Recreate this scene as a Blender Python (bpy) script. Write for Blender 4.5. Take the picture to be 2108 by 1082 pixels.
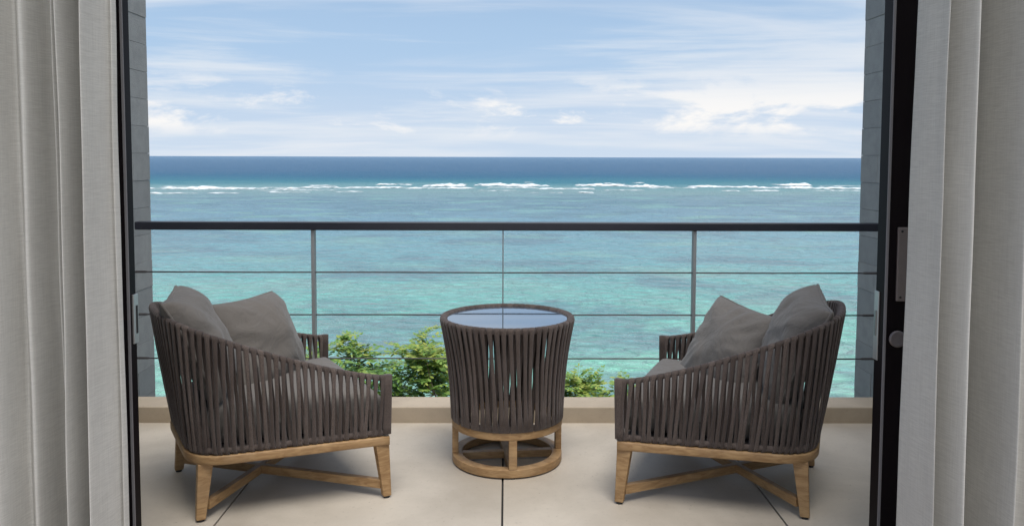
import bpy, math, random
from mathutils import Vector, Matrix, noise
random.seed(7)
S = bpy.context.scene
COL = S.collection
for o in list(bpy.data.objects): bpy.data.objects.remove(o)
R = math.radians

# ------------------------------------------------------------------ camera
F, PX, PY, CAMH = 1683.0, 1054.0, 429.0, 1.30
cd = bpy.data.cameras.new('camera'); cam = bpy.data.objects.new('camera', cd); COL.objects.link(cam)
cam.matrix_world = (Matrix.Translation((0, 0, CAMH)) @ Matrix.Rotation(R(-0.4), 4, 'Z')
                    @ Matrix.Rotation(R(90 - 3.6), 4, 'X') @ Matrix.Rotation(R(0.17), 4, 'Z'))
cd.sensor_fit = 'HORIZONTAL'; cd.sensor_width = 36.0; cd.lens = 36.0 * F / 2108.0
cd.shift_x = (1054.0 - PX) / 2108.0; cd.shift_y = -(541.0 - PY) / 2108.0
cd.clip_start = 0.05; cd.clip_end = 200000.0
S.camera = cam
S.render.resolution_x, S.render.resolution_y = 1024, 525
CR = cam.matrix_world.to_3x3()
def ray(x, y): return CR @ Vector(((x - PX) / F, -(y - PY) / F, -1.0))
def on_z(x, y, z=0.0):
    d = ray(x, y); return Vector((0, 0, CAMH)) + d * ((z - CAMH) / d.z)
def on_y(x, y, Y):
    d = ray(x, y); return Vector((0, 0, CAMH)) + d * (Y / d.y)

# ------------------------------------------------------------------ sky, sun, exposure
SUN_EL, SUN_AZ = R(69), math.atan2(0.35, -1.0)          # veiled sun, almost overhead
W = bpy.data.worlds.new('World'); S.world = W; W.use_nodes = True
nt = W.node_tree; nt.nodes.clear()
def N(t, kind, **kw):
    n = t.nodes.new(kind)
    for k, v in kw.items(): setattr(n, k, v)
    return n
def L(t, a, b): t.links.new(a, b)
def math_node(t, op, a, b=None, c=None, clamp=False):
    n = N(t, 'ShaderNodeMath', operation=op); n.use_clamp = clamp
    for i, v in enumerate((a, b, c)):
        if v is None: continue
        if isinstance(v, (int, float)): n.inputs[i].default_value = v
        else: L(t, v, n.inputs[i])
    return n.outputs[0]
def map_range(t, v, a, b, c=0.0, d=1.0, smooth=True):
    n = N(t, 'ShaderNodeMapRange'); n.interpolation_type = 'SMOOTHSTEP' if smooth else 'LINEAR'
    L(t, v, n.inputs[0])
    for i, q in enumerate((a, b, c, d)): n.inputs[i + 1].default_value = q
    return n.outputs[0]
def mix_col(t, f, a, b, mode='MIX'):
    n = N(t, 'ShaderNodeMix', data_type='RGBA', blend_type=mode)
    if isinstance(f, (int, float)): n.inputs[0].default_value = f
    else: L(t, f, n.inputs[0])
    for i, v in ((6, a), (7, b)):
        if isinstance(v, tuple): n.inputs[i].default_value = (*v, 1)[:4]
        else: L(t, v, n.inputs[i])
    return n.outputs[2]
def noise_tex(t, vec, scale, detail=4, rough=0.55, dist=0.0):
    n = N(t, 'ShaderNodeTexNoise'); n.inputs['Scale'].default_value = scale
    n.inputs['Detail'].default_value = detail; n.inputs['Roughness'].default_value = rough
    n.inputs['Distortion'].default_value = dist
    if vec is not None: L(t, vec, n.inputs['Vector'])
    return n.outputs['Fac']
def mapping(t, vec, scale=(1, 1, 1), loc=(0, 0, 0), rot=(0, 0, 0)):
    n = N(t, 'ShaderNodeMapping'); L(t, vec, n.inputs[0])
    n.inputs['Scale'].default_value = scale; n.inputs['Location'].default_value = loc; n.inputs['Rotation'].default_value = rot
    return n.outputs[0]

sky = N(nt, 'ShaderNodeTexSky', sky_type='NISHITA'); sky.sun_disc = False
sky.sun_elevation = SUN_EL; sky.sun_rotation = SUN_AZ; sky.altitude = 10; sky.air_density = 1.0
sky.dust_density = 1.2; sky.ozone_density = 1.5
geo = N(nt, 'ShaderNodeTexCoord').outputs['Generated']
sep = N(nt, 'ShaderNodeSeparateXYZ'); L(nt, geo, sep.inputs[0])
el = sep.outputs['Z']
az = math_node(nt, 'ARCTAN2', sep.outputs['X'], sep.outputs['Y'])
elp = math_node(nt, 'MAXIMUM', el, 0.0)
comb = N(nt, 'ShaderNodeCombineXYZ'); L(nt, az, comb.inputs[0]); L(nt, el, comb.inputs[1])
ae = comb.outputs[0]
den = math_node(nt, 'ADD', elp, 0.16)
comb2 = N(nt, 'ShaderNodeCombineXYZ')
L(nt, math_node(nt, 'DIVIDE', sep.outputs['X'], den), comb2.inputs[0]); L(nt, math_node(nt, 'DIVIDE', sep.outputs['Y'], den), comb2.inputs[1])
# high thin veils, stretched sideways
veil = noise_tex(nt, mapping(nt, comb2.outputs[0], (0.42, 1.7, 1), (5.3, 1.25, 0), (0, 0, 0.08)), 1.0, 7, 0.55, 0.6)
wide = noise_tex(nt, mapping(nt, comb2.outputs[0], (0.3, 0.5, 1), (2.1, 7.7, 0)), 1.0, 2, 0.5)
veil_m = map_range(nt, math_node(nt, 'ADD', veil, math_node(nt, 'MULTIPLY', math_node(nt, 'SUBTRACT', wide, 0.5), 0.9)), 0.40, 0.72, 0.0, 0.85)
# low broken cumulus band above the horizon
cum = noise_tex(nt, mapping(nt, ae, (9.0, 26.0, 1), (3.6, 0.5, 0)), 1.0, 8, 0.6, 0.25)
cumw = noise_tex(nt, mapping(nt, ae, (2.3, 3.0, 1), (0.35, 4.0, 0)), 1.0, 2, 0.5)
band = math_node(nt, 'MULTIPLY', map_range(nt, el, 0.018, 0.04), map_range(nt, el, 0.115, 0.05))
cum_m = math_node(nt, 'MULTIPLY', map_range(nt, math_node(nt, 'ADD', cum, math_node(nt, 'MULTIPLY', math_node(nt, 'SUBTRACT', cumw, 0.5), 1.0)), 0.47, 0.62), band)
# streaks of stratus
strk = noise_tex(nt, mapping(nt, ae, (2.2, 34.0, 1), (1.7, 2.2, 0)), 1.0, 6, 0.6, 0.3)
strk_m = math_node(nt, 'MULTIPLY', map_range(nt, math_node(nt, 'ADD', strk, math_node(nt, 'MULTIPLY', math_node(nt, 'SUBTRACT', cumw, 0.5), 0.7)), 0.42, 0.66, 0, 0.8), map_range(nt, el, 0.21, 0.09))
skyc = mix_col(nt, map_range(nt, el, 0.0, 0.13, 0.9, 0.0), mix_col(nt, map_range(nt, el, 0.0, 0.3, 1.0, 0.2), sky.outputs[0], (3.1, 4.35, 6.15)), (4.6, 5.35, 6.3))
c1 = mix_col(nt, strk_m, skyc, (5.6, 6.0, 6.5))
c2 = mix_col(nt, veil_m, c1, (5.8, 6.1, 6.55))
c3 = mix_col(nt, cum_m, c2, (7.0, 6.9, 6.8))
bg = N(nt, 'ShaderNodeBackground'); L(nt, c3, bg.inputs[0]); bg.inputs[1].default_value = 0.058
out = N(nt, 'ShaderNodeOutputWorld'); L(nt, bg.outputs[0], out.inputs[0])

sl = bpy.data.lights.new('sun', 'SUN'); sl.energy = 1.45; sl.angle = R(36); sl.color = (1, 0.965, 0.92)
sun = bpy.data.objects.new('sun', sl); COL.objects.link(sun)
sd = Vector((math.sin(SUN_AZ) * math.cos(SUN_EL), math.cos(SUN_AZ) * math.cos(SUN_EL), math.sin(SUN_EL)))
sun.rotation_euler = sd.to_track_quat('Z', 'Y').to_euler(); sun.location = (0, -10, 15)
S.view_settings.view_transform = 'Standard'; S.view_settings.look = 'None'
S.view_settings.exposure = 1.25; S.view_settings.gamma = 1.0; S.view_settings.use_curve_mapping = False

# ------------------------------------------------------------------ mesh helpers
class MB:
    def __init__(self): self.v = []; self.f = []
    def add(self, vs, fs):
        b = len(self.v); self.v += [tuple(q) for q in vs]; self.f += [tuple(i + b for i in q) for q in fs]
    def box(self, x0, x1, y0, y1, z0, z1):
        self.add([(x0,y0,z0),(x1,y0,z0),(x1,y1,z0),(x0,y1,z0),(x0,y0,z1),(x1,y0,z1),(x1,y1,z1),(x0,y1,z1)],
                 [(0,3,2,1),(4,5,6,7),(0,1,5,4),(1,2,6,5),(2,3,7,6),(3,0,4,7)])
    def loft(self, rings, closed=False, caps=True):
        n = len(rings[0]); vs = [p for r in rings for p in r]; fs = []
        m = len(rings)
        for i in range(m if closed else m - 1):
            j = (i + 1) % m
            for k in range(n):
                l = (k + 1) % n
                fs.append((i*n+k, i*n+l, j*n+l, j*n+k))
        if caps and not closed:
            fs.append(tuple(range(n - 1, -1, -1))); fs.append(tuple((m-1)*n + k for k in range(n)))
        self.add(vs, fs)
    def sweep(self, path, wdir, prof, closed=False, ws=None, ts=None):
        """prof: list of (a, b) offsets along (side, normal); wdir: side direction for each point"""
        m = len(path); rings = []
        for i, p in enumerate(path):
            a = path[(i - 1) % m if closed else max(i - 1, 0)]; b = path[(i + 1) % m if closed else min(i + 1, m - 1)]
            t = (b - a).normalized(); w = wdir[i] if isinstance(wdir, list) else wdir
            w = (w - t * w.dot(t)).normalized(); nn = t.cross(w)
            k = ws[i] if ws else 1.0; k2 = ts[i] if ts else 1.0
            rings.append([p + w * q[0] * k + nn * q[1] * k2 for q in prof])
        self.loft(rings, closed)
    def mesh(self, name, mat, smooth=False):
        me = bpy.data.meshes.new(name); me.from_pydata(self.v, [], self.f); me.update()
        import bmesh
        bm = bmesh.new(); bm.from_mesh(me); bmesh.ops.recalc_face_normals(bm, faces=bm.faces); bm.to_mesh(me); bm.free()
        if mat: me.materials.append(mat)
        if smooth:
            me.polygons.foreach_set('use_smooth', [True] * len(me.polygons))
        return me
    def build(self, name, mat, parent=None, smooth=False, bevel=0.0, segs=2):
        o = bpy.data.objects.new(name, self.mesh(name, mat, smooth)); COL.objects.link(o); o.parent = parent
        if bevel:
            b = o.modifiers.new('bevel', 'BEVEL'); b.width = bevel; b.segments = segs; b.limit_method = 'ANGLE'; b.angle_limit = R(35)
            o.data.polygons.foreach_set('use_smooth', [True] * len(o.data.polygons))
            w = o.modifiers.new('wn', 'WEIGHTED_NORMAL'); w.keep_sharp = True
        return o
def ell(a, b, n=8): return [(a * math.cos(2*math.pi*k/n), b * math.sin(2*math.pi*k/n)) for k in range(n)]
def rrect(a, b, r=0.25):
    """rounded rectangle profile, half sizes a, b"""
    q = min(a, b) * r; pts = []
    for cx, cy, s in ((a-q, b-q, 0), (-(a-q), b-q, 90), (-(a-q), -(b-q), 180), (a-q, -(b-q), 270)):
        for d in (0, 45, 90): pts.append((cx + q*math.cos(R(s+d)), cy + q*math.sin(R(s+d))))
    return pts
def empty(name, loc=(0,0,0), rz=0.0):
    o = bpy.data.objects.new(name, None); COL.objects.link(o); o.location = loc; o.rotation_euler = (0, 0, rz); o.empty_display_size = 0.1
    return o
def tag(o, label, cat, group=None):
    o['label'] = label; o['category'] = cat
    if group: o['group'] = group
    return o
def struct(o, label=None): o['kind'] = 'structure'; return o

# ------------------------------------------------------------------ materials
def new_mat(name):
    m = bpy.data.materials.new(name); m.use_nodes = True
    t = m.node_tree; b = t.nodes['Principled BSDF']; return m, t, b
def setp(b, rough=0.6, spec=0.5, metal=0.0):
    b.inputs['Roughness'].default_value = rough; b.inputs['Specular IOR Level'].default_value = spec; b.inputs['Metallic'].default_value = metal
def bump(t, b, h, strength=0.3, dist=0.01):
    n = N(t, 'ShaderNodeBump'); n.inputs['Strength'].default_value = strength; n.inputs['Distance'].default_value = dist
    L(t, h, n.inputs['Height']); L(t, n.outputs[0], b.inputs['Normal']); return n
def objcoord(t): return N(t, 'ShaderNodeTexCoord').outputs['Object']
def worldpos(t): return N(t, 'ShaderNodeNewGeometry').outputs['Position']
def orand(t): return N(t, 'ShaderNodeObjectInfo').outputs['Random']
def simple(name, col, rough=0.6, spec=0.5, metal=0.0, var=0.15, scale=12, bmp=0.0, bscale=200, world=False):
    m, t, b = new_mat(name); setp(b, rough, spec, metal)
    c = worldpos(t) if world else objcoord(t)
    n = noise_tex(t, c, scale, 5, 0.6)
    L(t, mix_col(t, n, tuple(q*(1-var) for q in col), tuple(min(1, q*(1+var)) for q in col)), b.inputs['Base Color'])
    if bmp: bump(t, b, noise_tex(t, c, bscale, 3), bmp, 0.003)
    return m
M = {}
def mat_concrete(name, a, b_, stain=0.5):
    m, t, b = new_mat(name); setp(b, 0.72, 0.35); c = worldpos(t)
    n1 = noise_tex(t, c, 1.7, 6, 0.6, 0.4); n2 = noise_tex(t, c, 60, 3, 0.6); n3 = noise_tex(t, mapping(t, c, (1, 1, 1), (3, 9, 1)), 9, 5, 0.65)
    k = mix_col(t, map_range(t, n1, 0.3, 0.72), tuple(q * 0.88 for q in a), b_)
    k = mix_col(t, 1.0, k, mix_col(t, orand(t), (0.90, 0.90, 0.90), (1.0, 0.99, 0.975)), 'MULTIPLY')
    sc = noise_tex(t, mapping(t, c, (2.2, 14, 3), (1, 5, 2), (0, 0, 0.5)), 1.0, 6, 0.7, 1.0)
    k = mix_col(t, map_range(t, sc, 0.60, 0.74, 0, 0.35), k, tuple(q * 0.70 for q in a))
    k = mix_col(t, map_range(t, n2, 0.56, 0.75, 0, 0.3), k, tuple(q * 0.62 for q in a))
    k = mix_col(t, map_range(t, n3, 0.52, 0.7, 0, stain * 0.5), k, tuple(q * 0.8 for q in b_))
    sp = N(t, 'ShaderNodeTexVoronoi'); sp.inputs['Scale'].default_value = 22; L(t, c, sp.inputs['Vector'])
    k = mix_col(t, map_range(t, sp.outputs['Distance'], 0.085, 0.05, 0, 0.5), k, tuple(q * 0.55 for q in a))
    L(t, k, b.inputs['Base Color'])
    L(t, map_range(t, n1, 0.3, 0.7, 0.6, 0.8), b.inputs['Roughness'])
    bump(t, b, noise_tex(t, c, 90, 4), 0.15, 0.003); return m
M['floor'] = mat_concrete('beige_concrete', (0.49, 0.43, 0.35), (0.58, 0.52, 0.435))
M['kerb'] = mat_concrete('kerb_concrete', (0.42, 0.345, 0.255), (0.52, 0.435, 0.33), 0.8)
M['joint'] = simple('joint_filler', (0.03, 0.028, 0.026), 0.9)
def mat_block():
    m, t, b = new_mat('grey_block'); setp(b, 0.8, 0.3); c = worldpos(t); r = orand(t)
    n = noise_tex(t, c, 14, 6, 0.65); n2 = noise_tex(t, c, 150, 3)
    base = mix_col(t, r, (0.31, 0.312, 0.31), (0.375, 0.372, 0.365))
    k = mix_col(t, map_range(t, n, 0.35, 0.7, 0, 0.5), base, (0.25, 0.252, 0.25))
    k = mix_col(t, map_range(t, n2, 0.55, 0.75, 0, 0.35), k, (0.20, 0.20, 0.20))
    L(t, k, b.inputs['Base Color']); bump(t, b, n2, 0.5, 0.004); return m
M['block'] = mat_block()
M['mortar'] = simple('mortar', (0.22, 0.22, 0.217), 0.95)
M['plaster'] = simple('white_plaster', (0.62, 0.60, 0.56), 0.85, 0.3, var=0.06, scale=4, bmp=0.1)
M['room_floor'] = simple('room_floor', (0.42, 0.34, 0.26), 0.5, 0.4, var=0.12, scale=3)
def mat_rope():
    m, t, b = new_mat('taupe_rope'); setp(b, 0.85, 0.25); c = objcoord(t); r = orand(t)
    n = noise_tex(t, c, 420, 3, 0.6); n2 = noise_tex(t, c, 9, 4, 0.6)
    base = mix_col(t, r, (0.070, 0.051, 0.041), (0.165, 0.126, 0.104))
    k = mix_col(t, map_range(t, n, 0.35, 0.65), tuple(q for q in (0.05, 0.037, 0.032)), base)
    k = mix_col(t, map_range(t, n2, 0.4, 0.75, 0, 0.35), k, (0.14, 0.112, 0.102))
    L(t, k, b.inputs['Base Color'])
    b.inputs['Sheen Weight'].default_value = 0.25; b.inputs['Sheen Roughness'].default_value = 0.5; b.inputs['Sheen Tint'].default_value = (0.8, 0.75, 0.75, 1)
    w = N(t, 'ShaderNodeTexWave'); w.wave_type = 'BANDS'; w.bands_direction = 'DIAGONAL'; w.inputs['Scale'].default_value = 150; w.inputs['Distortion'].default_value = 2.5
    L(t, c, w.inputs['Vector'])
    bump(t, b, math_node(t, 'ADD', n, math_node(t, 'MULTIPLY', w.outputs['Fac'], 0.5)), 0.5, 0.002); return m
M['rope'] = mat_rope()
def mat_wood():
    m, t, b = new_mat('teak_wood'); setp(b, 0.55, 0.4); c = objcoord(t); r = orand(t)
    rv = N(t, 'ShaderNodeCombineXYZ'); L(t, math_node(t, 'MULTIPLY', r, 9.0), rv.inputs[0]); L(t, math_node(t, 'MULTIPLY', r, 5.0), rv.inputs[2])
    va = N(t, 'ShaderNodeVectorMath', operation='ADD'); L(t, c, va.inputs[0]); L(t, rv.outputs[0], va.inputs[1])
    n = noise_tex(t, mapping(t, va.outputs[0], (16, 16, 70)), 1.0, 6, 0.6, 0.8)
    n2 = noise_tex(t, va.outputs[0], 6, 4, 0.6)
    k = mix_col(t, map_range(t, n, 0.3, 0.7), (0.25, 0.14, 0.058), (0.42, 0.262, 0.122))
    k = mix_col(t, map_range(t, n2, 0.45, 0.75, 0, 0.45), k, (0.32, 0.215, 0.12))
    L(t, k, b.inputs['Base Color']); bump(t, b, n, 0.15, 0.002); return m
M['wood'] = mat_wood()
def mat_cushion():
    m, t, b = new_mat('taupe_cushion_fabric'); setp(b, 0.9, 0.2); c = objcoord(t); r = orand(t)
    n = noise_tex(t, c, 500, 2, 0.6); n2 = noise_tex(t, c, 5, 4, 0.6)
    k = mix_col(t, r, (0.155, 0.138, 0.120), (0.18, 0.162, 0.142))
    k = mix_col(t, map_range(t, n2, 0.3, 0.75, 0, 0.35), k, (0.22, 0.20, 0.178))
    k = mix_col(t, map_range(t, n, 0.4, 0.7, 0, 0.3), k, (0.10, 0.083, 0.073))
    L(t, k, b.inputs['Base Color'])
    b.inputs['Sheen Weight'].default_value = 0.2
    bump(t, b, math_node(t, 'ADD', math_node(t, 'MULTIPLY', n, 0.14), noise_tex(t, c, 9, 4, 0.55, 1.8)), 0.5, 0.02); return m
M['cushion'] = mat_cushion()
M['rubber'] = simple('black_rubber', (0.015, 0.015, 0.015), 0.7)
def mat_frame():
    m, t, b = new_mat('dark_bronze_frame'); setp(b, 0.5, 0.08); c = worldpos(t)
    n = noise_tex(t, mapping(t, c, (40, 40, 2)), 1.0, 4)
    L(t, mix_col(t, n, (0.006, 0.004, 0.005), (0.012, 0.009, 0.010)), b.inputs['Base Color']); bump(t, b, n, 0.06, 0.002); return m
M['frame'] = mat_frame()
M['rail'] = simple('dark_rail_paint', (0.016, 0.017, 0.025), 0.38, 0.5, var=0.2, scale=30)
M['steel'] = simple('dull_steel', (0.30, 0.31, 0.31), 0.38, 0.5, 0.9, var=0.15, scale=60)
M['post'] = simple('grey_post_metal', (0.30, 0.31, 0.31), 0.5, 0.5, 0.3, var=0.15, scale=40)
M['cable'] = simple('cable_steel', (0.075, 0.07, 0.072), 0.5, 0.5, 0.5, var=0.2, scale=100)
M['plate'] = simple('satin_plate', (0.50, 0.50, 0.49), 0.4, 0.5, 0.7, var=0.12, scale=50)
M['bronze_plate'] = simple('bronze_plate', (0.26, 0.22, 0.21), 0.45, 0.5, 0.6, var=0.12, scale=50)
M['strip'] = simple('grey_weather_strip', (0.20, 0.19, 0.195), 0.6, 0.4, 0.0, var=0.1, scale=20)
def mat_glass(name, col, rough=0.0, mixf=0.9):
    m, t, b = new_mat(name); setp(b, rough, 0.5); b.inputs['Base Color'].default_value = (*col, 1); b.inputs['Transmission Weight'].default_value = mixf; b.inputs['IOR'].default_value = 1.5
    return m
M['glass'] = mat_glass('clear_glass', (0.9, 0.95, 0.95), 0.0, 1.0)
M['knob'] = simple('frosted_knob', (0.17, 0.15, 0.15), 0.4, 0.4, 0.3, var=0.2, scale=80)
def mat_tabletop():
    m, t, b = new_mat('dark_back_painted_glass'); setp(b, 0.03, 0.5); b.inputs['Base Color'].default_value = (0.035, 0.075, 0.125, 1)
    b.inputs['Coat Weight'].default_value = 1.0; b.inputs['Coat IOR'].default_value = 1.6; b.inputs['Coat Roughness'].default_value = 0.02
    n = noise_tex(t, objcoord(t), 30, 4); L(t, map_range(t, n, 0.3, 0.7, 0.02, 0.06), b.inputs['Roughness']); return m
M['tabletop'] = mat_tabletop()
def mat_curtain():
    m, t, b = new_mat('linen_curtain'); c = objcoord(t)
    n1 = noise_tex(t, mapping(t, c, (22, 22, 460)), 1.0, 4, 0.65); n2 = noise_tex(t, mapping(t, c, (420, 420, 9)), 1.0, 4, 0.65)
    n3 = noise_tex(t, c, 3, 3)
    w = math_node(t, 'ADD', math_node(t, 'MULTIPLY', n1, 0.6), math_node(t, 'MULTIPLY', n2, 0.4))
    k = mix_col(t, map_range(t, w, 0.36, 0.64), (0.62, 0.605, 0.565), (0.75, 0.735, 0.69))
    k = mix_col(t, map_range(t, n3, 0.3, 0.7, 0, 0.15), k, (0.5, 0.49, 0.47))
    L(t, k, b.inputs['Base Color']); setp(b, 0.9, 0.15)
    bp = bump(t, b, w, 0.3, 0.002)
    tr = N(t, 'ShaderNodeBsdfTranslucent'); L(t, k, tr.inputs[0])
    mx = N(t, 'ShaderNodeMixShader'); mx.inputs[0].default_value = 0.32
    L(t, b.outputs[0], mx.inputs[1]); L(t, tr.outputs[0], mx.inputs[2])
    L(t, mx.outputs[0], t.nodes['Material Output'].inputs[0]); return m
M['curtain'] = mat_curtain()
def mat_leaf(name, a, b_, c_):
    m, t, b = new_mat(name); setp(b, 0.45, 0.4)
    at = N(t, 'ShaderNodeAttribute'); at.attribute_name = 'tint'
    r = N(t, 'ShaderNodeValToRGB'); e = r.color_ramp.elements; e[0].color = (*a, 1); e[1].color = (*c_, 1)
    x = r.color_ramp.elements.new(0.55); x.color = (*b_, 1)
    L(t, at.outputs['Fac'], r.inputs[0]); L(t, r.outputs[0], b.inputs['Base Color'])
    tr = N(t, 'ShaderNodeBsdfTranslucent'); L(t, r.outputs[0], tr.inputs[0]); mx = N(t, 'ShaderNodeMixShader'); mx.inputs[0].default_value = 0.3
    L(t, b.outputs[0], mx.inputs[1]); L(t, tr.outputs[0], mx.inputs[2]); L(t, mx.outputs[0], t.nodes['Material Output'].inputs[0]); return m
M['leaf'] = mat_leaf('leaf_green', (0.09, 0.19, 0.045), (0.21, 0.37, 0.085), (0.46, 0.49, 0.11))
M['bark'] = simple('bark', (0.16, 0.125, 0.09), 0.9, 0.2, var=0.4, scale=18, bmp=0.6, bscale=40)
M['ground'] = simple('scrub_ground', (0.13, 0.13, 0.06), 0.95, 0.2, var=0.5, scale=0.6, world=True)
def mat_sea():
    m, t, b = new_mat('sea_water'); c = worldpos(t)
    s = N(t, 'ShaderNodeSeparateXYZ'); L(t, c, s.inputs[0]); X, Y = s.outputs[0], s.outputs[1]
    wob = noise_tex(t, mapping(t, c, (0.006, 0.012, 1)), 1.0, 4, 0.55)
    lg = math_node(t, 'LOGARITHM', math_node(t, 'MAXIMUM', Y, 5.0), 10.0)
    lg = math_node(t, 'ADD', lg, math_node(t, 'MULTIPLY', math_node(t, 'SUBTRACT', wob, 0.5), 0.16))
    u = map_range(t, lg, 1.5, 4.0, 0, 1, False)
    r = N(t, 'ShaderNodeValToRGB'); L(t, u, r.inputs[0]); cr = r.color_ramp
    stops = [(35, (0.42, 0.64, 0.50)), (50, (0.28, 0.67, 0.51)), (70, (0.18, 0.56, 0.47)), (110, (0.165, 0.42, 0.46)), (170, (0.155, 0.34, 0.43)),
             (240, (0.165, 0.31, 0.385)), (300, (0.23, 0.38, 0.39)), (370, (0.17, 0.36, 0.38)), (430, (0.035, 0.22, 0.29)), (560, (0.02, 0.14, 0.25)), (800, (0.055, 0.15, 0.265)), (5000, (0.095, 0.19, 0.30))]
    pos = [(math.log10(d) - 1.5) / 2.5 for d, _ in stops]
    cr.elements[0].position = pos[0]; cr.elements[0].color = (*stops[0][1], 1)
    cr.elements[1].position = pos[-1]; cr.elements[1].color = (*stops[-1][1], 1)
    for p, (d, k) in list(zip(pos, stops))[1:-1]:
        e = cr.elements.new(p); e.color = (*k, 1)
    # coral and weed patches on the flat, inside the reef
    pt = noise_tex(t, mapping(t, c, (0.045, 0.055, 1), (4, 1, 0)), 1.0, 6, 0.62, 0.6)
    near = map_range(t, Y, 330, 250)
    k = mix_col(t, math_node(t, 'MULTIPLY', map_range(t, pt, 0.46, 0.60, 0, 0.7), near), r.outputs[0], (0.11, 0.24, 0.30))
    pl = noise_tex(t, mapping(t, c, (0.06, 0.09, 1), (14, 7, 0)), 1.0, 5, 0.6)
    k = mix_col(t, math_node(t, 'MULTIPLY', map_range(t, pl, 0.50, 0.64, 0, 0.55), near), k, (0.25, 0.52, 0.45))
    L(t, k, b.inputs['Base Color'])
    # wavelets: colour of faces turned to and from the viewer comes from the bump alone
    h1 = noise_tex(t, mapping(t, c, (0.62, 0.80, 1), rot=(0, 0, 0.3)), 1.0, 6, 0.6, 0.7)
    h2 = noise_tex(t, mapping(t, c, (0.07, 0.14, 1), rot=(0, 0, 0.2)), 1.0, 4, 0.6, 0.4)
    h3 = noise_tex(t, mapping(t, c, (0.20, 0.32, 1), (3, 8, 0), rot=(0, 0, 0.3)), 1.0, 4, 0.6, 0.8)
    h = math_node(t, 'ADD', math_node(t, 'ADD', math_node(t, 'MULTIPLY', h1, 1.5), math_node(t, 'MULTIPLY', h3, 2.2)), math_node(t, 'MULTIPLY', h2, 3.0))
    bump(t, b, h, 1.0, 1.3)
    setp(b, 0.12, 0.5); b.inputs['IOR'].default_value = 1.33
    L(t, map_range(t, lg, 1.7, 2.7, 0.45, 0.10), b.inputs['Specular IOR Level'])    # sub-pixel wave slopes far out cut the grazing sheen
    L(t, map_range(t, lg, 1.7, 2.8, 0.10, 0.35), b.inputs['Roughness'])
    return m
M['sea'] = mat_sea()
def mat_foam():
    m, t, b = new_mat('sea_foam'); setp(b, 0.8, 0.2); c = worldpos(t)
    n = noise_tex(t, mapping(t, c, (0.25, 0.35, 1.5)), 1.0, 5, 0.65)
    L(t, mix_col(t, map_range(t, n, 0.3, 0.62), (0.55, 0.66, 0.66), (0.86, 0.87, 0.86)), b.inputs['Base Color']); bump(t, b, n, 0.6, 0.4)
    sz = N(t, 'ShaderNodeSeparateXYZ'); L(t, c, sz.inputs[0]); nf = noise_tex(t, mapping(t, c, (0.35, 0.5, 1.2)), 1.0, 5, 0.7)
    al = map_range(t, math_node(t, 'ADD', math_node(t, 'ADD', sz.outputs[2], 12.0), math_node(t, 'MULTIPLY', math_node(t, 'SUBTRACT', nf, 0.5), 1.6)), -0.15, 0.50)
    L(t, al, b.inputs['Alpha']); return m
M['foam'] = mat_foam()

# ================================================================== SETTING
SEA = -12.0
b = MB(); b.add([(-90000, 5, SEA), (90000, 5, SEA), (90000, 90000, SEA), (-90000, 90000, SEA)], [(0, 1, 2, 3)])
struct(b.build('sea', M['sea']))
# sloping ground below the building, down to the beach
b = MB(); nx, ny = 60, 40; x0, x1, y0, y1 = -90, 90, -40, 42
vs = []
for j in range(ny + 1):
    for i in range(nx + 1):
        x = x0 + (x1-x0)*i/nx; y = y0 + (y1-y0)*j/ny
        k = min(max((y - 7) / 27.0, 0), 1); k = k*k*(3-2*k)
        z = -7.5 - 5.6 * k + 0.35 * noise.noise(Vector((x*.12, y*.12, 3)))
        if y > 38: z -= (y-38)*.3
        vs.append((x, y, z))
b.add(vs, [(j*(nx+1)+i, j*(nx+1)+i+1, (j+1)*(nx+1)+i+1, (j+1)*(nx+1)+i) for j in range(ny) for i in range(nx)])
struct(b.build('ground', M['ground'], smooth=True))

# breaking waves on the reef: (x0, x1, y, height m, depth m)
waves = [(296, 470, 388, 1.0, 26), (455, 628, 388.5, .95, 26), (303, 418, 397.5, .45, 14), (430, 503, 397, .45, 12), (545, 642, 396, .4, 12), (684, 748, 395, .45, 12),
         (612, 760, 386.5, .9, 22), (632, 700, 382.5, .6, 14), (740, 872, 386.5, .8, 18), (772, 850, 380.5, 1.15, 20), (868, 962, 382.5, 1.5, 30), (974, 1050, 381.5, 1.3, 26), (1030, 1134, 382.5, 1.35, 26),
         (1078, 1100, 376, .45, 10), (1088, 1112, 397, .45, 10), (1130, 1160, 397, .4, 10), (1190, 1223, 397, .5, 10), (1096, 1165, 389, .8, 20), (1150, 1226, 389, .75, 16), (1182, 1290, 382, 1.2, 26), (1000, 1110, 386.5, .6, 18), (820, 985, 387.5, .55, 16), (1330, 1440, 387, .6, 16), (520, 700, 391.5, .4, 12), (980, 1070, 392, .4, 12), (1240, 1330, 391.5, .4, 14), (330, 430, 384, .4, 10), (1680, 1790, 383.5, .45, 12), (1240, 1286, 377.5, .75, 16),
         (1280, 1376, 384, 1.2, 26), (1296, 1328, 377, .55, 10), (1420, 1560, 385, .85, 18), (1545, 1680, 387, .9, 18), (1600, 1666, 381.5, 1.3, 22), (1486, 1522, 393, .5, 12), (1538, 1612, 393, .55, 14), (1655, 1790, 388, .8, 16), (1660, 1790, 392.5, .5, 12)]
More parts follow.
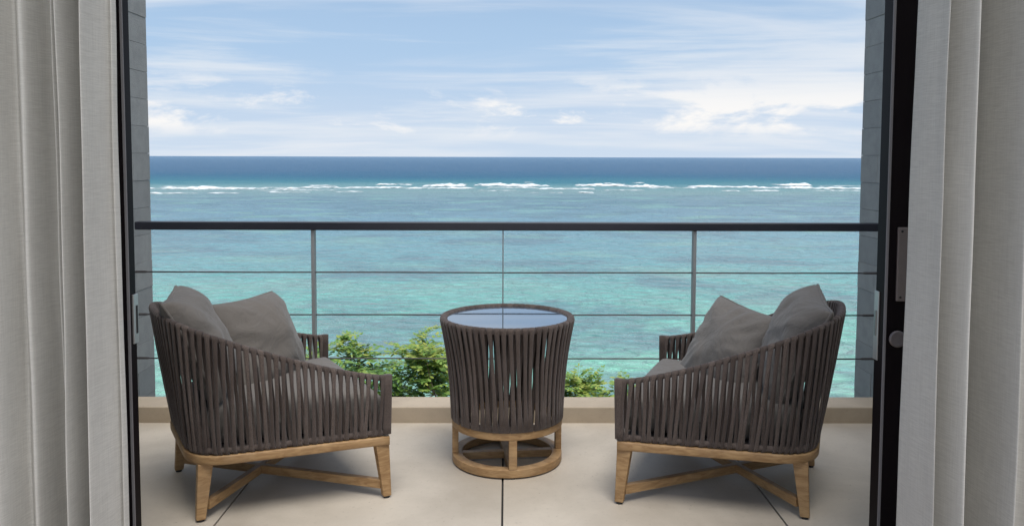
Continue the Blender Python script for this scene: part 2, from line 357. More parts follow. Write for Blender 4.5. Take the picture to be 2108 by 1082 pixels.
for i, (xa, xb, y, h, dp) in enumerate(waves):
    h *= 1.1; dp *= 1.5
    p, q = on_z(xa, y, SEA), on_z(xb, y, SEA); ln = (q - p).length; yc = (p.y + q.y) / 2
    n = max(8, int(ln / 1.1)); m = 9; b = MB(); vs = []
    for u in range(n + 1):
        f = u / n; x = p.x + (q.x - p.x) * f; env = min(1, 7 * f, 7 * (1 - f)) ** 0.6
        off = 5.0 * noise.noise(Vector((x * .035, i * 3.7, 0))) + 1.6 * noise.noise(Vector((x * .2, i, 5)))
        for v in range(m + 1):
            g = v / m
            prof = (g / .22) ** .8 if g < .22 else ((1 - g) / .78) ** 1.5
            nz = 0.6 + 0.7 * noise.noise(Vector((x * .09, i * 2.1, g * 1.5))) + 0.5 * noise.noise(Vector((x * .2, i * 1.3, g * 3.5))) + 0.55 * noise.noise(Vector((x * .45, i, g * 5)))
            vs.append((x - p.x - (q.x - p.x) / 2, (g - .3) * dp + off, h * prof * env * nz - .10 if 0 < v < m else -.4))
    b.add(vs, [(u*(m+1)+v, (u+1)*(m+1)+v, (u+1)*(m+1)+v+1, u*(m+1)+v+1) for u in range(n) for v in range(m)])
    o = b.build('breaking_wave', M['foam'], smooth=True); o.location = ((p.x + q.x) / 2, yc, SEA)
    tag(o, 'white foaming wave breaking along the reef offshore', 'wave', 'waves breaking on the reef')

# ------------------------------------------------------------------ balcony
WX, FAR = 1.955, 4.50
KF = on_z(860, 870).y; KZ = on_y(860, 837, KF).z; KB = on_z(860, 815.5, KZ).y
fl = MB(); fl.box(-WX, WX, 2.40, KB, -0.25, -0.012)
floor = struct(fl.build('balcony_floor', M['joint']))
jx = [-2.05, -1.03, -0.012, 1.0, 2.02]
for a, c in zip(jx[:-1], jx[1:]):
    a2, c2 = max(a, -WX + .004), min(c, WX - .004)
    b = MB(); b.box(a2 + .0035, c2 - .0035, 2.53, KF + .02, -0.02, 0.0)
    b.build('slab', M['floor'], floor, bevel=.002)
b = MB(); b.box(-WX + .003, WX - .003, KF, KB, -0.011, KZ)
struct(b.build('kerb', M['kerb'], bevel=.006))
ci = 0
def side_wall(s):
    t = empty('side_wall', (s * WX, 2.6, -0.25))
    c = MB(); c.box(*( (0.008, .25) if s > 0 else (-.25, -0.008) ), 0.0, FAR - 2.6 - .006, -7.5, 3.0)
    c.build('core', M['mortar'], t)
    hh = .146; me = {}
    for r in range(-2, 22):
        z0 = r * hh + .25; z1 = z0 + hh
        x = FAR - 2.6; ln = .40 if r % 2 else .20
        while x > .01:
            xa = max(0, x - ln); w = round(x - xa, 3)
            if w not in me:
                q = MB(); d = .018
                q.box(*((0, .26) if s > 0 else (-.26, 0)), .0009, w - .0009, .0009, hh - .0009); me[w] = q.mesh('block', M['block'])
                mm = me[w]
            o = bpy.data.objects.new('block', me[w]); COL.objects.link(o); o.parent = t
            rr = random.Random(r * 31 + int(x * 100)); o.location = (s * rr.uniform(-.0015, .0015), xa, z0)
            x = xa; ln = .40
    tag(t, 'grey stone block side wall behind the door leaf with the slotted strike plate' if s < 0 else 'grey stone block side wall behind the door leaf with the round knob', 'wall')
    return t
side_wall(-1); side_wall(1)

# railing
RY = 4.085
rt = empty('railing', (0, RY, KZ))
tag(rt, 'dark balcony railing with slim posts and horizontal cables above the kerb', 'railing')
b = MB(); b.box(-1.846, 1.876, -.03, .03, .934 - KZ, .974 - KZ); b.build('handrail', M['rail'], rt, bevel=.004)
for x, w in ((-.966, .0085), (-.016, .0030), (.945, .0080)):
    b = MB(); b.box(x - w, x + w, -.02, .02, 0, .9335 - KZ); b.build('post', M['post'], rt, bevel=.002)
    b = MB(); b.box(x - .03, x + .03, -.035, .035, .0, .006); b.build('base_plate', M['post'], rt, bevel=.001)
for z in (.721 - KZ, .506 - KZ, .283 - KZ):
    pth = [Vector((-WX + .002 + (2*WX - .004) * k / 12, 0.0, z - .0015 * math.sin(math.pi * k / 4) ** 2)) for k in range(13)]
    b = MB(); b.sweep(pth, Vector((0, 0, 1)), ell(.0036, .0036, 8)); cb = b.build('cable', M['cable'], rt, smooth=True)
    for s in (-1, 1):
        b = MB(); xs = [s * q for q in (1.80, 1.81, 1.87, 1.875, 1.94, 1.953)]; rs = [.004, .0062, .0062, .005, .005, .010]
        b.loft([[(x, r * math.cos(k * math.pi / 4), z + r * math.sin(k * math.pi / 4)) for k in range(8)] for x, r in zip(xs, rs)])
        b.build('end_fitting', M['cable'], cb, smooth=False)

# ------------------------------------------------------------------ building around the door
bd = empty('building', (0, 2.4, -7.5))
tag(bd, 'plastered building wall around the wide balcony doorway', 'building')
def bpart(name, mat, *bx):
    m = MB(); x0, x1, y0, y1, z0, z1 = bx; m.box(x0, x1, y0 - 2.4, y1 - 2.4, z0 + 7.5, z1 + 7.5); return m.build(name, mat, bd)
bpart('lintel', M['plaster'], -7, 7, 2.40, 2.58, 2.75, 3.0)
bpart('wall_panel', M['plaster'], -7, -2.21, 2.40, 2.58, -0.25, 2.749)
bpart('wall_panel', M['plaster'], 2.21, 7, 2.40, 2.58, -0.25, 2.749)
bpart('lower_wall', M['plaster'], -7, 7, 2.39, 2.60, -7.6, -.251)
b = MB(); b.box(-3.4, 3.4, -2.6, 2.398, -0.25, -0.02); struct(b.build('room_floor', M['room_floor']))
# ------------------------------------------------------------------ sliding doors
def door(s, xin, yf, yb):
    t = empty('sliding_door', (s * xin, yf, -.012))
    def p(name, xa, xb, ya, yb_, z0, z1, mat, par=None, bev=.002):
        m = MB(); xs = sorted((s * xa, s * xb)); m.box(xs[0], xs[1], ya, yb_, z0, z1); return m.build(name, mat, par or t, bevel=bev)
    d = yb - yf
    st = p('stile', 0, .085, 0.004, d, 0, 2.75, M['frame'])
    p('weather_strip', -.002, .006, -.001, .0038, 0, 2.74, M['strip'], bev=.0008)
    p('stile', .96, 1.04, .004, d, 0, 2.75, M['frame'])
    p('rail', .0855, .9595, .006, d - .002, 0, .09, M['frame']); p('rail', .0855, .9595, .006, d - .002, 2.66, 2.75, M['frame'])
    p('pane', .0855, .9595, d * .45, d * .6, .0905, 2.6595, M['glass'], bev=0)
    return t, p, d
zpx = lambda y, D: on_y(1054, y, D).z + .012
tl, p, d = door(-1, 1.137, 2.45, 2.497)
tag(tl, 'dark framed door leaf with a slotted strike plate on its inner edge', 'door')
za, zb = zpx(707, 2.48), zpx(607, 2.48)
pl = p('strike_plate', -.006, .0, .018, .049, za, zb, M['plate'], bev=.001)
p('slot', -.0075, -.0055, .032, .042, za + .03, zb - .035, M['rubber'], pl, 0)
tr_, p, d = door(1, 1.150, 2.45, 2.514)
tag(tr_, 'dark framed door leaf with lock plate, pull plate and round knob', 'door')
za, zb = zpx(738, 2.5), zpx(597, 2.5)
pl = p('lock_plate', -.004, .0, .035, .064, za, zb, M['plate'], bev=.001)
p('latch', -.007, -.0035, .045, .056, za + .075, zb - .06, M['steel'], pl, .001)
xa = 0.032; za, zb = zpx(618, 2.45), zpx(466, 2.45)
hp = p('pull_plate', xa, xa + .045, -.004, .0042, za, zb, M['bronze_plate'], bev=.0015)
for z in (za + .012, zb - .012):
    m = MB(); m.loft([[(xa + .012 + r * math.cos(k * math.pi / 4), y, z + r * math.sin(k * math.pi / 4)) for k in range(8)] for y, r in ((-.0038, .004), (-.006, .003))]); m.build('screw', M['rubber'], hp)
kz = zpx(694, 2.45); kx = on_y(1853, 694, 2.42).x - 1.150
m = MB(); prof = [(0.004, .012), (-.008, .012), (-.009, .0235), (-.012, .0255), (-.017, .0255), (-.020, .0235), (-.0185, .018), (-.019, .004)]
m.loft([[(kx + r * math.cos(k * math.pi / 10), y, kz + r * math.sin(k * math.pi / 10)) for k in range(20)] for y, r in prof])
m.build('knob', M['knob'], tr_, smooth=True)

# ------------------------------------------------------------------ curtains
def curtain(pts, D, name_label, flip=1, lean=0.0):
    """pts: (pixel x at mid height, depth offset); a pleated cloth hanging floor to ceiling"""
    P = [(on_y(px, 541, D).x, off) for px, off in pts]
    def at(f):
        k = f * (len(P) - 1); i = min(int(k), len(P) - 2); u = k - i
        a, b_, c, e = P[max(i-1, 0)], P[i], P[i+1], P[min(i+2, len(P)-1)]
        def cr(q): return .5 * (2*b_[q] + (c[q]-a[q])*u + (2*a[q]-5*b_[q]+4*c[q]-e[q])*u*u + (3*b_[q]-a[q]-3*c[q]+e[q])*u**3)
        x = cr(0); lo, hi = min(b_[0], c[0]), max(b_[0], c[0])
        return min(max(x, lo - .004), hi + .004), cr(1)
    n = (len(P) - 1) * 9; rows = 44; z0, z1 = .012, 2.735; xm = (P[0][0] + P[-1][0]) / 2
    me = MB(); vs = []
    for side in (0, 1):
        for j in range(rows + 1):
            g = j / rows; z = z0 + (z1 - z0) * g
            amp = 1.0 + .25 * (1 - g) ** 2 + .12 * noise.noise(Vector((z * 1.1, D, 1)))
            for i in range(n + 1):
                x, o = at(i / n)
                x += .010 * noise.noise(Vector((x * 7, z * .8, 2))) + .004 * noise.noise(Vector((x * 25, z * 2.5, 9))) + lean * (z - 1.1)
                o = o * amp * 1.75 + .007 * noise.noise(Vector((x * 16, z * 1.7, 4)))
                vs.append((x - xm, o + side * .0016, z - z0))
    w = n + 1; off = (rows + 1) * w; fs = []
    for j in range(rows):
        for i in range(n):
            q = (j*w+i, j*w+i+1, (j+1)*w+i+1, (j+1)*w+i); fs.append(q); fs.append(tuple(k + off for k in reversed(q)))
    for j in range(rows):
        for i in (0, n): fs.append((j*w+i, (j+1)*w+i, (j+1)*w+i+off, j*w+i+off))
    for i in range(n):
        for j in (0, rows): fs.append((j*w+i, j*w+i+1, j*w+i+1+off, j*w+i+off))
    me.add(vs, fs); o = me.build('curtain', M['curtain'], smooth=True); o.location = (xm, D, z0 - .02 + .002)
    tag(o, name_label, 'curtain'); return o
curtain([(-330, .0), (-290, -.05), (-240, .05), (-190, -.05), (-130, .04), (-75, -.02), (-20, -.045), (22, -.04), (34, .015), (62, -.005), (74, .045), (88, .055), (99, .028), (110, .055), (126, .05), (138, .02), (149, .04), (157, -.02), (163, -.045), (169, -.005), (180, .04), (198, .05), (204, .0), (210, -.05), (217, -.015), (226, .015), (232, .01), (236, .02)],
        2.18, 'grey linen curtain hanging in folds beside the door with the slotted strike plate', lean=0.0)
curtain([(1885, .02), (1889, -.005), (1895, -.03), (1900, -.05), (1906, -.01), (1914, .035), (1925, .01), (1945, -.035), (1958, -.05), (1965, .0), (1985, .03), (2012, .035), (2030, .05), (2039, .055), (2045, .0), (2051, -.06), (2060, -.02), (2080, .005), (2120, .0), (2160, -.03), (2210, .04), (2260, -.05), (2310, .05), (2370, -.04), (2440, .03)],
        2.14, 'pale linen curtain hanging in folds beside the door with the round knob', lean=.004)

# ================================================================== FURNITURE
def copy_tree(o, parent=None):
    c = o.copy(); COL.objects.link(c); c.parent = parent
    for ch in list(o.children): copy_tree(ch, c)
    return c
# ---- lounge chair, faces +x, origin on the floor between the back feet
def polyline_round(pts, rad, seg=7):
    out = [pts[0]]
    for i in range(1, len(pts) - 1):
        p, a, c = pts[i], pts[i-1], pts[i+1]
        d1, d2 = (a - p).normalized(), (c - p).normalized()
        p1, p2 = p + d1 * rad, p + d2 * rad
        for k in range(seg + 1):
            u = k / seg; out.append(p1 * (1-u)**2 + p * 2*u*(1-u) + p2 * u*u)
    out.append(pts[-1]); return out
class Curve:
    def __init__(self, pts):
        self.p = pts; self.d = [0]
        for a, b_ in zip(pts, pts[1:]): self.d.append(self.d[-1] + (b_ - a).length)
        self.len = self.d[-1]
    def at(self, f):
        s = min(max(f, 0), 1) * self.len
        for i in range(len(self.p) - 1):
            if s <= self.d[i+1] or i == len(self.p) - 2:
                u = (s - self.d[i]) / max(1e-9, self.d[i+1] - self.d[i]); return self.p[i].lerp(self.p[i+1], u)
    def tan(self, f): return (self.at(min(f + .006, 1)) - self.at(max(f - .006, 0))).normalized()
ZW = .205                                    # underside of the wooden seat rail
def rope_loop(T, B, f, dl, nrm, tangent, r_top, r_bot, w, th, jit):
    """one strap: up the outside, over the top rim, down the inside, both ends tucked round the bottom rim"""
    top = T(f); tn = tangent; up = Vector((0, 0, 1)); path = []; wd = []
    bo, bi = B(f + dl + jit[0]), B(f - dl + jit[1])
    dirv = (top - bo).normalized()
    n_out = (nrm - dirv * nrm.dot(dirv)).normalized()
    ro, rb = r_top + th * .15, r_bot + th * .3
    for a in (-70, -35, 0): path.append(bo + n_out * rb * math.cos(R(a)) + dirv * rb * math.sin(R(a)))
    a0 = bo + n_out * rb; a1 = top + n_out * ro
    for u in (.33, .66): path.append(a0.lerp(a1, u) + n_out * jit[2] * math.sin(math.pi * u))
    for a in (0, 30, 60, 90, 120, 150, 180): path.append(top + n_out * ro * math.cos(R(a)) + dirv * ro * math.sin(R(a)))
    b0 = top - n_out * ro; b1 = bi - n_out * rb
    for u in (.33, .66): path.append(b0.lerp(b1, u) - n_out * jit[3] * math.sin(math.pi * u))
    path.append(b1); path.append(bi - n_out * rb * .3 - dirv * rb)
    nb = len(path); m = MB(); m.sweep(path, tn, ell(w / 2, th / 2, 8), ws=[2.0, 1.8, 1.2, 1, 1] + [1.5, 2.1, 2.28, 2.28, 2.28, 2.1, 1.5] + [1] * (nb - 14) + [1.3, 1.7], ts=[.6, .6, .8, 1, 1] + [.7, .45, .45, .45, .45, .45, .7] + [1] * (nb - 12)); return m
BW, FW, FX = .262, .395, .640               # half width at back and front, depth
def chair():
    t = empty('lounge_chair')
    # wooden seat rail: two sides and back in one bent frame, open at the front where a straight rail closes it
    rail = polyline_round([Vector((FX + .012, -FW - .004, 0)), Vector((-.035, -BW - .028, 0)), Vector((-.035, BW + .028, 0)), Vector((FX + .012, FW + .004, 0))], .13, 9)
    rc = Curve(rail)
    m = MB(); m.sweep([p + Vector((0, 0, ZW + .0195)) for p in (rc.at(k / 60) for k in range(61))], Vector((0, 0, 1)), rrect(.0165, .0175, .3)); m.build('seat_rail', M['wood'], t, smooth=True).data.polygons.foreach_set('use_smooth', [False] * 0 or [True] * len(t.children[-1].data.polygons))
    m = MB(); m.box(FX - .024, FX + .008, -FW + .018, FW - .018, ZW + .001, ZW + .034); m.build('front_rail', M['wood'], t, bevel=.003)
    # legs: taper towards the feet, splay outwards at the back
    for s in (-1, 1):
        for (tx, ty, fx, fy, wt, wb) in ((.008, BW - .006, -.012, BW + .006, .0265, .0165), (FX - .014, FW - .012, FX + .002, FW + .002, .0265, .0160)):
            rings = []
            for u in (0, .5, 1):
                h = wt + (wb - wt) * u; cx, cy, z = tx + (fx - tx) * u, s * (ty + (fy - ty) * u), (ZW + .004) * (1 - u) + .008 * u
                rings.append([(cx + a * h, cy + c * h * .8, z) for a, c in ((-1, -1), (1, -1), (1, 1), (-1, 1))])
            m = MB(); m.loft(rings); lg = m.build('leg', M['wood'], t, bevel=.003)
            m = MB(); m.loft([[(fx + .012 * math.cos(k * math.pi / 5), s * fy + .012 * math.sin(k * math.pi / 5), z) for k in range(10)] for z in (0, .0079)]); m.build('foot_pad', M['rubber'], lg)
    # crossed stretchers low between the legs
    for s in (-1, 1):
        a, c = Vector((.012, s * (BW - .006), .052)), Vector((FX - .012, -s * (FW - .012), .052))
        if s > 0: a.z = c.z = .0525
        m = MB(); m.sweep([a, c], Vector((0, 0, 1)), rrect(.017 if s > 0 else .0172, .013, .2)); m.build('stretcher', M['wood'], t, bevel=.001)
    # rope shell
    Bc = Curve(polyline_round([Vector((FX + .004, -FW - .002, ZW + .050)), Vector((-.037, -BW - .030, ZW + .050)), Vector((-.037, BW + .030, ZW + .050)), Vector((FX + .004, FW + .002, ZW + .050))], .135, 9))
    tp = polyline_round([Vector((FX + .008, -FW - .006, 0)), Vector((-.118, -BW - .058, 0)), Vector((-.118, BW + .058, 0)), Vector((FX + .008, FW + .006, 0))], .27, 12)
    tc = Curve(tp); pts = []
    for k in range(81):
        p = tc.at(k / 80).copy(); u = min(max((FX + .008 - p.x) / (FX + .126), 0), 1)
        p.z = .462 + .262 * (u ** 1.12) - .02 * math.sin(math.pi * u) * (1 - u); pts.append(p)
    Tc = Curve(pts)
    m = MB(); m.sweep([Tc.at(k / 90) for k in range(91)], [Vector((0, 0, 1))] * 91, ell(.0100, .0098, 10)); m.build('top_rim', M['rope'], t, smooth=True)
    m = MB(); m.sweep([Bc.at(k / 70) for k in range(71)], [Vector((0, 0, 1))] * 71, ell(.011, .0095, 10)); m.build('bottom_rim', M['rope'], t, smooth=True)
    for e in (0, 1):
        m = MB(); a, c = Bc.at(e), Tc.at(e)
        m.sweep([a + (c - a) * (k / 8) - Vector((0, 0, .006)) * (1 - k / 8) + Vector((0, 0, .013)) * (k == 8) for k in range(9)], Vector((0, 1, 0)), rrect(.0155, .017, .7)); m.build('arm_post', M['rope'], t, smooth=True)
    n = 76
    for k in range(n):
        f = (k + .75) / (n + .5); p = .5 / (n + .5); tn = Tc.tan(f); nr = Vector((-tn.y, tn.x, 0)).normalized()
        nr = -nr if nr.dot(Tc.at(f) - Vector((.35, 0, 0))) < 0 else nr
        jt = [random.gauss(0, .0026) for _ in range(2)] + [random.uniform(0, .004), random.uniform(0, .004)]
        rope_loop(Tc.at, Bc.at, f, p, nr, tn, .0098, .0095, .0124, .0075, jt).build('rope', M['rope'], t, smooth=True)
    m = MB(); m.loft([[(p.x, p.y, z) for p in (Curve([q for q in rail]).at(k / 40).lerp(Vector((.3, 0, 0)), .06) for k in range(41))] for z in (ZW + .030, ZW + .042)]); m.build('seat_deck', M['rope'], t)
    return t
def cushion_mesh():
    """thick seat cushion, trapezoid in plan with soft edges"""
    m = MB(); nx, ny = 26, 26; top = []; bot = []
    for j in range(ny + 1):
        for i in range(nx + 1):
            u, v = -1 + 2*i/nx, -1 + 2*j/ny
            uu, vv = math.copysign(1 - (1 - abs(u)) ** 1.6, u), math.copysign(1 - (1 - abs(v)) ** 1.6, v)
            c = 1 - .035 * (abs(uu) * abs(vv)) ** 6
            x = .335 + .325 * uu * c; hw = .245 + (.370 - .245) * min(max((x - .0) / .64, 0), 1)
            y = hw * vv * c; e = max(abs(uu), abs(vv)); d = (1 - e ** 10)
            z = .075 * max(d, 0) ** .42 + .012 * (1 - uu*uu) * (1 - vv*vv) + .003 * noise.noise(Vector((x * 9, y * 9, 2))) * d
            top.append((x, y, z)); bot.append((x, y, -.075 * max(d, 0) ** .42))
    w = nx + 1; m.add(top + bot, [(j*w+i, j*w+i+1, (j+1)*w+i+1, (j+1)*w+i) for j in range(ny) for i in range(nx)] + [tuple(len(top) + k for k in (j*w+i, (j+1)*w+i, (j+1)*w+i+1, j*w+i+1)) for j in range(ny) for i in range(nx)])
    return m
def pillow_mesh(a, T, seed, back=.95):
    m = MB(); n = 34; top = []; bot = []
    for j in range(n + 1):
        for i in range(n + 1):
            u, v = -1 + 2*i/n, -1 + 2*j/n
            u, v = math.copysign(1 - (1 - abs(u)) ** 1.35, u), math.copysign(1 - (1 - abs(v)) ** 1.35, v)
            x = a * u * (1 - .075 * (1 - v*v)); y = a * v * (1 - .075 * (1 - u*u))
            cz = 1 - .022 * (abs(u) * abs(v)) ** 5; x *= cz; y *= cz
            k = max(0, (1 - u*u) * (1 - v*v)); d = T * k ** .38
            e = max(abs(u), abs(v))
            wr = noise.noise(Vector((x * 11 + seed, y * 11, seed))) * .018 * k ** .3 + noise.noise(Vector((math.atan2(v, u) * 5, e * 2, seed))) * .022 * e * k ** .35
            sag = -.02 * math.sin(u * 2 + seed) * (1 - v*v)
            top.append((x, y, d + wr + sag)); bot.append((x, y, -d * back + wr * .6 + sag))
    w = n + 1; m.add(top + bot, [(j*w+i, j*w+i+1, (j+1)*w+i+1, (j+1)*w+i) for j in range(n) for i in range(n)] + [tuple(len(top) + k for k in (j*w+i, (j+1)*w+i, (j+1)*w+i+1, j*w+i+1)) for j in range(n) for i in range(n)])
    edge = [Vector(top[i]) for i in range(n)] + [Vector(top[j*w+n]) for j in range(n)] + [Vector(top[n*w+n-i]) for i in range(n)] + [Vector(top[(n-j)*w]) for j in range(n)]
    return m, edge
def pillow(base, lean, yaw, roll, loc, seed, label, a=.206, T=.125, back=.7):
    """stands on the seat leaning back; yaw turns its face about the chair's axis, lean tips it, roll turns it in its own plane"""
    m, edge = pillow_mesh(a, T, seed, back)
    o = m.build('pillow', M['cushion'], smooth=True)
    o.data.transform(Matrix.Rotation(R(90), 4, 'Z'))
    pm = MB(); rz = Matrix.Rotation(R(90), 3, 'Z'); pm.sweep([rz @ p for p in edge], Vector((0, 0, 1)), ell(.0055, .0055, 6), closed=True)
    pp = pm.build('piping', M['cushion'], o, smooth=True)
    mw = base @ Matrix.Translation(loc) @ Matrix.Rotation(R(yaw), 4, 'Z') @ Matrix.Rotation(R(90 - lean), 4, 'Y') @ Matrix.Rotation(R(roll), 4, 'Z')
    o.matrix_world = mw; tag(o, label, 'pillow'); return o
proto = chair()
def frame_from(near, far, s):
    """chair pose from the two back feet on the floor"""
    mid = (near + far) / 2; d = (far - near); d.z = 0
    f = Vector((d.y, -d.x, 0)) if s > 0 else Vector((-d.y, d.x, 0))
    return Vector((mid.x, mid.y, 0)), math.atan2(f.y, f.x)
poses = [frame_from(on_z(420, 1070), on_z(375, 968), 1), frame_from(on_z(1650, 1062), on_z(1662, 961), -1)]
c2 = copy_tree(proto)
for i, (o, (loc, rz)) in enumerate(zip((proto, c2), poses)):
    o.location = loc; o.rotation_euler = (0, 0, rz)
    base = Matrix.Translation(loc) @ Matrix.Rotation(rz, 4, 'Z')
    s = 1 if i == 0 else -1                   # which side of the chair is the far side
    side = 'grey left wall' if i == 0 else 'blue grey right wall'
    tag(o, 'taupe rope lounge chair on teak legs beside the ' + ('strike plate door' if i == 0 else 'knob door'), 'chair', 'lounge chairs on the balcony')
    q = cushion_mesh().build('seat_cushion', M['cushion'], smooth=True); q.matrix_world = base @ Matrix.Translation((0.005, 0, ZW + .043 + .076))
    tag(q, 'taupe seat cushion in the lounge chair beside the ' + ('strike plate door' if i == 0 else 'knob door'), 'cushion')
    if i == 0:
        pillow(base, 25, -14, 0, (.022, -.005, .585), 1.3, 'plump taupe pillow against the back of the chair by the strike plate door', .216, .14, .45)
        pillow(base, 26, -54, 0, (.285, .155, .522), 4.1, 'taupe pillow with its flat face showing in the chair by the strike plate door')
    else:
        pillow(base, 25, 11, -6, (.035, .02, .580), 7.7, 'plump wrinkled taupe pillow against the back of the chair by the knob door', .212, .14, .45)
        pillow(base, 31, 52, -7, (.315, -.155, .492), 9.2, 'taupe pillow with its flat face showing in the chair by the knob door')

# ---- round side table
def lathe(prof, n=64):
    return [[(r * math.cos(2*math.pi*k/n), r * math.sin(2*math.pi*k/n), z) for k in range(n)] for r, z in prof]
tcx = on_z(1043.5, 943)
tb = empty('side_table', (tcx.x, tcx.y, 0))
tag(tb, 'round rope wrapped side table with glass top on a teak ring base', 'table')
def ring(name, r0, r1, z0, z1, mat, bev=.003):
    m = MB(); n = 72; pr = [(r0, z0), (r1, z0), (r1, z1), (r0, z1)]
    rings = [[(r * math.cos(2*math.pi*k/n), r * math.sin(2*math.pi*k/n), z) for r, z in pr] for k in range(n)]
    m.loft(rings, closed=True); return m.build(name, mat, tb, bevel=bev)
RB = .236
ring('base_ring', RB - .042, RB, .006, .040, M['wood']); ring('seat_ring', RB - .030, RB + .001, .160, .192, M['wood'])
for k, a in enumerate((-84, 6, 96, 186)):
    m = MB(); m.box(-.013, .013, -.0165, .0165, .0405, .1595); lg = m.build('leg', M['wood'], tb, bevel=.002)
    lg.location = ((RB - .0135) * math.cos(R(a)), (RB - .0135) * math.sin(R(a)), 0); lg.rotation_euler = (0, 0, R(a))
    m = MB(); m.loft([[(.011 * math.cos(q * math.pi / 5), .011 * math.sin(q * math.pi / 5), z) for q in range(10)] for z in (0, .0058)]); fp = m.build('foot_pad', M['rubber'], lg)
for a, z in ((6, .018), (96, .0184)):
    m = MB(); m.box(-RB + .043, RB - .043, -.015, .015, z - .010, z + .0205 + (.0004 if a > 90 else 0)); c = m.build('crossbar', M['wood'], tb, bevel=.001); c.rotation_euler = (0, 0, R(a))
TR, TZ = .272, .612
def tprof(z):
    u = (z - .205) / (TZ - .205); return .226 + .008 * u + (TR - .234) * max(u, 0) ** 2.3
m = MB(); n = 96; m.loft([[((TR + .0128 * math.cos(2*math.pi*q/10)) * math.cos(2*math.pi*k/n), (TR + .0128 * math.cos(2*math.pi*q/10)) * math.sin(2*math.pi*k/n), TZ + .0128 * math.sin(2*math.pi*q/10)) for q in range(10)] for k in range(n)], closed=True); m.build('top_rim', M['rope'], tb, smooth=True)
m = MB(); m.loft([[((.226 + .010 * math.cos(2*math.pi*q/10)) * math.cos(2*math.pi*k/n), (.226 + .010 * math.cos(2*math.pi*q/10)) * math.sin(2*math.pi*k/n), .203 + .011 * math.sin(2*math.pi*q/10)) for q in range(10)] for k in range(n)], closed=True); m.build('bottom_rim', M['rope'], tb, smooth=True)
nr_ = 62
for k in range(nr_):
    a = 2 * math.pi * (k + random.uniform(-.08, .08)) / nr_; dl = math.pi / nr_
    path = []; wd = []
    def pt(ang, z, off):
        r = tprof(z) + off; path.append(Vector((r * math.cos(ang), r * math.sin(ang), z))); wd.append(Vector((-math.sin(ang), math.cos(ang), 0)))
    ja, jb = random.uniform(-.035, .035), random.uniform(-.035, .035)
    zs = [.193 + (TZ - .193) * q / 6 for q in range(7)]
    for z in zs: u = (z - .193) / (TZ - .193); pt(a + (dl + ja) * (1 - u) * 1.1, z, .0135)
    for d in (30, 60, 90, 120, 150): pt(a, TZ + .0136 * math.sin(R(d)), .0136 * math.cos(R(d)))
    for z in reversed(zs): u = (z - .193) / (TZ - .193); pt(a - (dl + jb) * (1 - u) * 1.1, z, -.0135 if u > .9 else -.012)
    m = MB(); m.sweep(path, wd, ell(.0076, .0040, 8), ws=[2.0, 1.2] + [1] * 4 + [1.4, 2.05, 2.05, 2.05, 2.05, 2.05, 1.4] + [1] * 6, ts=[.6] + [1] * 5 + [.7, .4, .4, .4, .4, .4, .7] + [1] * 6); m.build('rope', M['rope'], tb, smooth=True)
m = MB(); m.loft(lathe([(.001, TZ - .008), (TR - .0165, TZ - .008), (TR - .0165, TZ + .003), (.001, TZ + .003)], 72)); m.build('glass_top', M['tabletop'], tb)

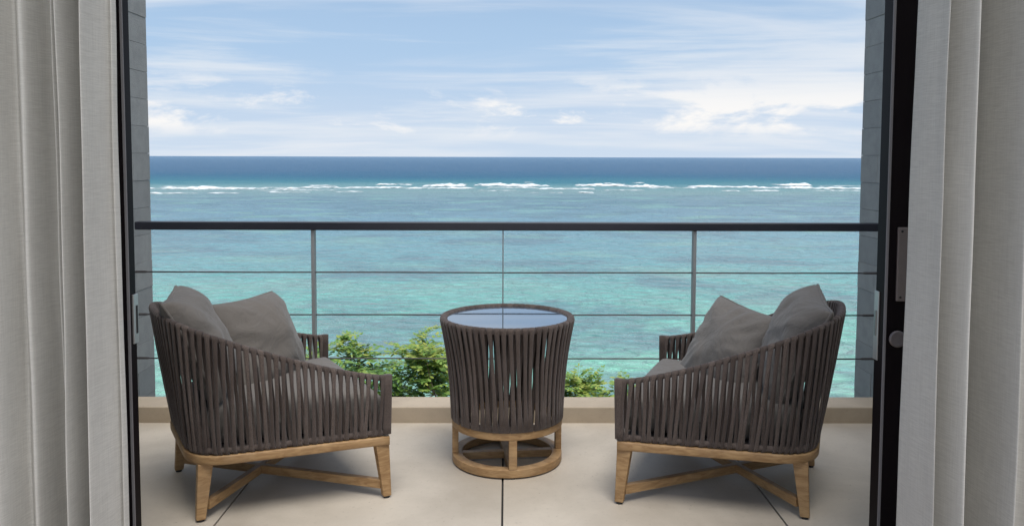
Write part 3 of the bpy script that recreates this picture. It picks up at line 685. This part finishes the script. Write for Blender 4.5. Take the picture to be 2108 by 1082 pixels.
# ================================================================== TREES beyond the kerb
def tree(name, px, ytop, D, spread, height, n_tw, seed, label, yb=None):
    """crown of pinnate fronds on a limbed trunk rooted on the slope below"""
    rnd = random.Random(seed)
    top = on_y(px, ytop, D); k = min(max((D - 7) / 27.0, 0), 1); gz = -7.5 - 5.6 * k*k*(3-2*k)
    root = empty(name, (top.x, top.y, gz)); tag(root, label, 'tree', 'trees below the balcony')
    Z = top.z - gz; trunk = MB(); m = MB(); tint = []
    def limb(a, c, r0, r1, bend=.1, n=7):
        mid = a.lerp(c, .5) + Vector((rnd.uniform(-1, 1), rnd.uniform(-1, 1), rnd.uniform(0, .5))) * bend * (c - a).length
        pts = [a * (1-u)**2 + mid * 2*u*(1-u) + c * u*u for u in (q / n for q in range(n + 1))]
        rings = []
        for q, p in enumerate(pts):
            t = (pts[min(q+1, n)] - pts[max(q-1, 0)]).normalized(); s = t.orthogonal().normalized(); w = t.cross(s); r = r0 + (r1 - r0) * q / n
            rings.append([p + s * r * math.cos(e * math.pi / 3) + w * r * math.sin(e * math.pi / 3) for e in range(6)])
        trunk.loft(rings); return pts
    def frond(p, d, ln, tn):
        side = d.cross(Vector((0, 0, 1))); side = side.normalized() if side.length > .1 else Vector((1, 0, 0))
        npair = rnd.randint(6, 9); droop = rnd.uniform(.25, .7); prev = p
        for q in range(1, npair + 1):
            u = q / npair; c = p + d * ln * u - Vector((0, 0, 1)) * droop * ln * u * u
            # rachis
            s2 = side * .0022; m.add([prev - s2, prev + s2, c + s2, c - s2], [(0, 1, 2, 3)]); tint.append(.35)
            ax = (c - prev).normalized(); prev = c
            lens = (.046 + .024 * math.sin(math.pi * u)) * rnd.uniform(.85, 1.2)
            for s in ((-1, 1) if q < npair else (-1, 0, 1)):
                ld = (side * s * 1.0 + ax * (.55 if s else 1.0) + Vector((0, 0, rnd.uniform(-.35, .2)))).normalized()
                wv = ld.cross(Vector((rnd.uniform(-.4, .4), rnd.uniform(-.4, .4), 1))).normalized() * lens * .27
                nn = ld.cross(wv).normalized() * lens * .06
                e = c + ld * lens * .08
                m.add([e, e + ld*lens*.32 + wv + nn, e + ld*lens*.72 + wv*.8 + nn, e + ld*lens, e + ld*lens*.72 - wv*.8 + nn, e + ld*lens*.32 - wv + nn, e + ld*lens*.5],
                      [(0, 6, 1), (1, 6, 2), (2, 6, 3), (3, 6, 4), (4, 6, 5), (5, 6, 0)])
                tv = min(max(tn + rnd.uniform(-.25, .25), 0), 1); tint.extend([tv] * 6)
    fork = Vector((rnd.uniform(-.2, .2), rnd.uniform(-.1, .1), Z - height * 1.6))
    limb(Vector((rnd.uniform(-.3, .3), 0, -.3)), fork, .11, .06, .06, 10)
    cen = Vector((0, 0, Z - height * .55))
    subs = []
    for q in range(9):
        a = rnd.uniform(0, 2*math.pi); e = rnd.uniform(-.4, 1.0)
        tip = cen + Vector((math.cos(a) * spread * rnd.uniform(.35, .8), math.sin(a) * spread * rnd.uniform(.3, .8), e * height * .45))
        subs += limb(fork, tip, .035, .010, .15)[3:]
    for q in range(n_tw):
        a = rnd.uniform(0, 2*math.pi); ph = math.acos(rnd.uniform(-.75, 1)); rr = rnd.uniform(.45, 1.0) ** .6
        lump = 1 + .35 * noise.noise(Vector((math.cos(a) * 1.7, math.sin(a) * 1.7, ph * 1.6 + seed)))
        tip = cen + Vector((math.sin(ph) * math.cos(a) * spread, math.sin(ph) * math.sin(a) * spread * .9, math.cos(ph) * height * .55)) * rr * lump
        src = min(subs, key=lambda s: (s - tip).length); limb(src, tip, .006, .003, .12, 4)
        outd = (tip - cen).normalized()
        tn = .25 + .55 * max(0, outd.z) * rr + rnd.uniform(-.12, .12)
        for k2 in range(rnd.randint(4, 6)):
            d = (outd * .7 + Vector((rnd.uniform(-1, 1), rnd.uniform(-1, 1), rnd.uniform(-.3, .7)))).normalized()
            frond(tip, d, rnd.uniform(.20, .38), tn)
    trunk.build('trunk', M['bark'], root, smooth=True)
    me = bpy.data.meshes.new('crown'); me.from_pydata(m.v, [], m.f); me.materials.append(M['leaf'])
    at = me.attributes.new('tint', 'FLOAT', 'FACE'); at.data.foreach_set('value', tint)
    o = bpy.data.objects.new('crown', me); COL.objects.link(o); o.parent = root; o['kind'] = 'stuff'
    return root
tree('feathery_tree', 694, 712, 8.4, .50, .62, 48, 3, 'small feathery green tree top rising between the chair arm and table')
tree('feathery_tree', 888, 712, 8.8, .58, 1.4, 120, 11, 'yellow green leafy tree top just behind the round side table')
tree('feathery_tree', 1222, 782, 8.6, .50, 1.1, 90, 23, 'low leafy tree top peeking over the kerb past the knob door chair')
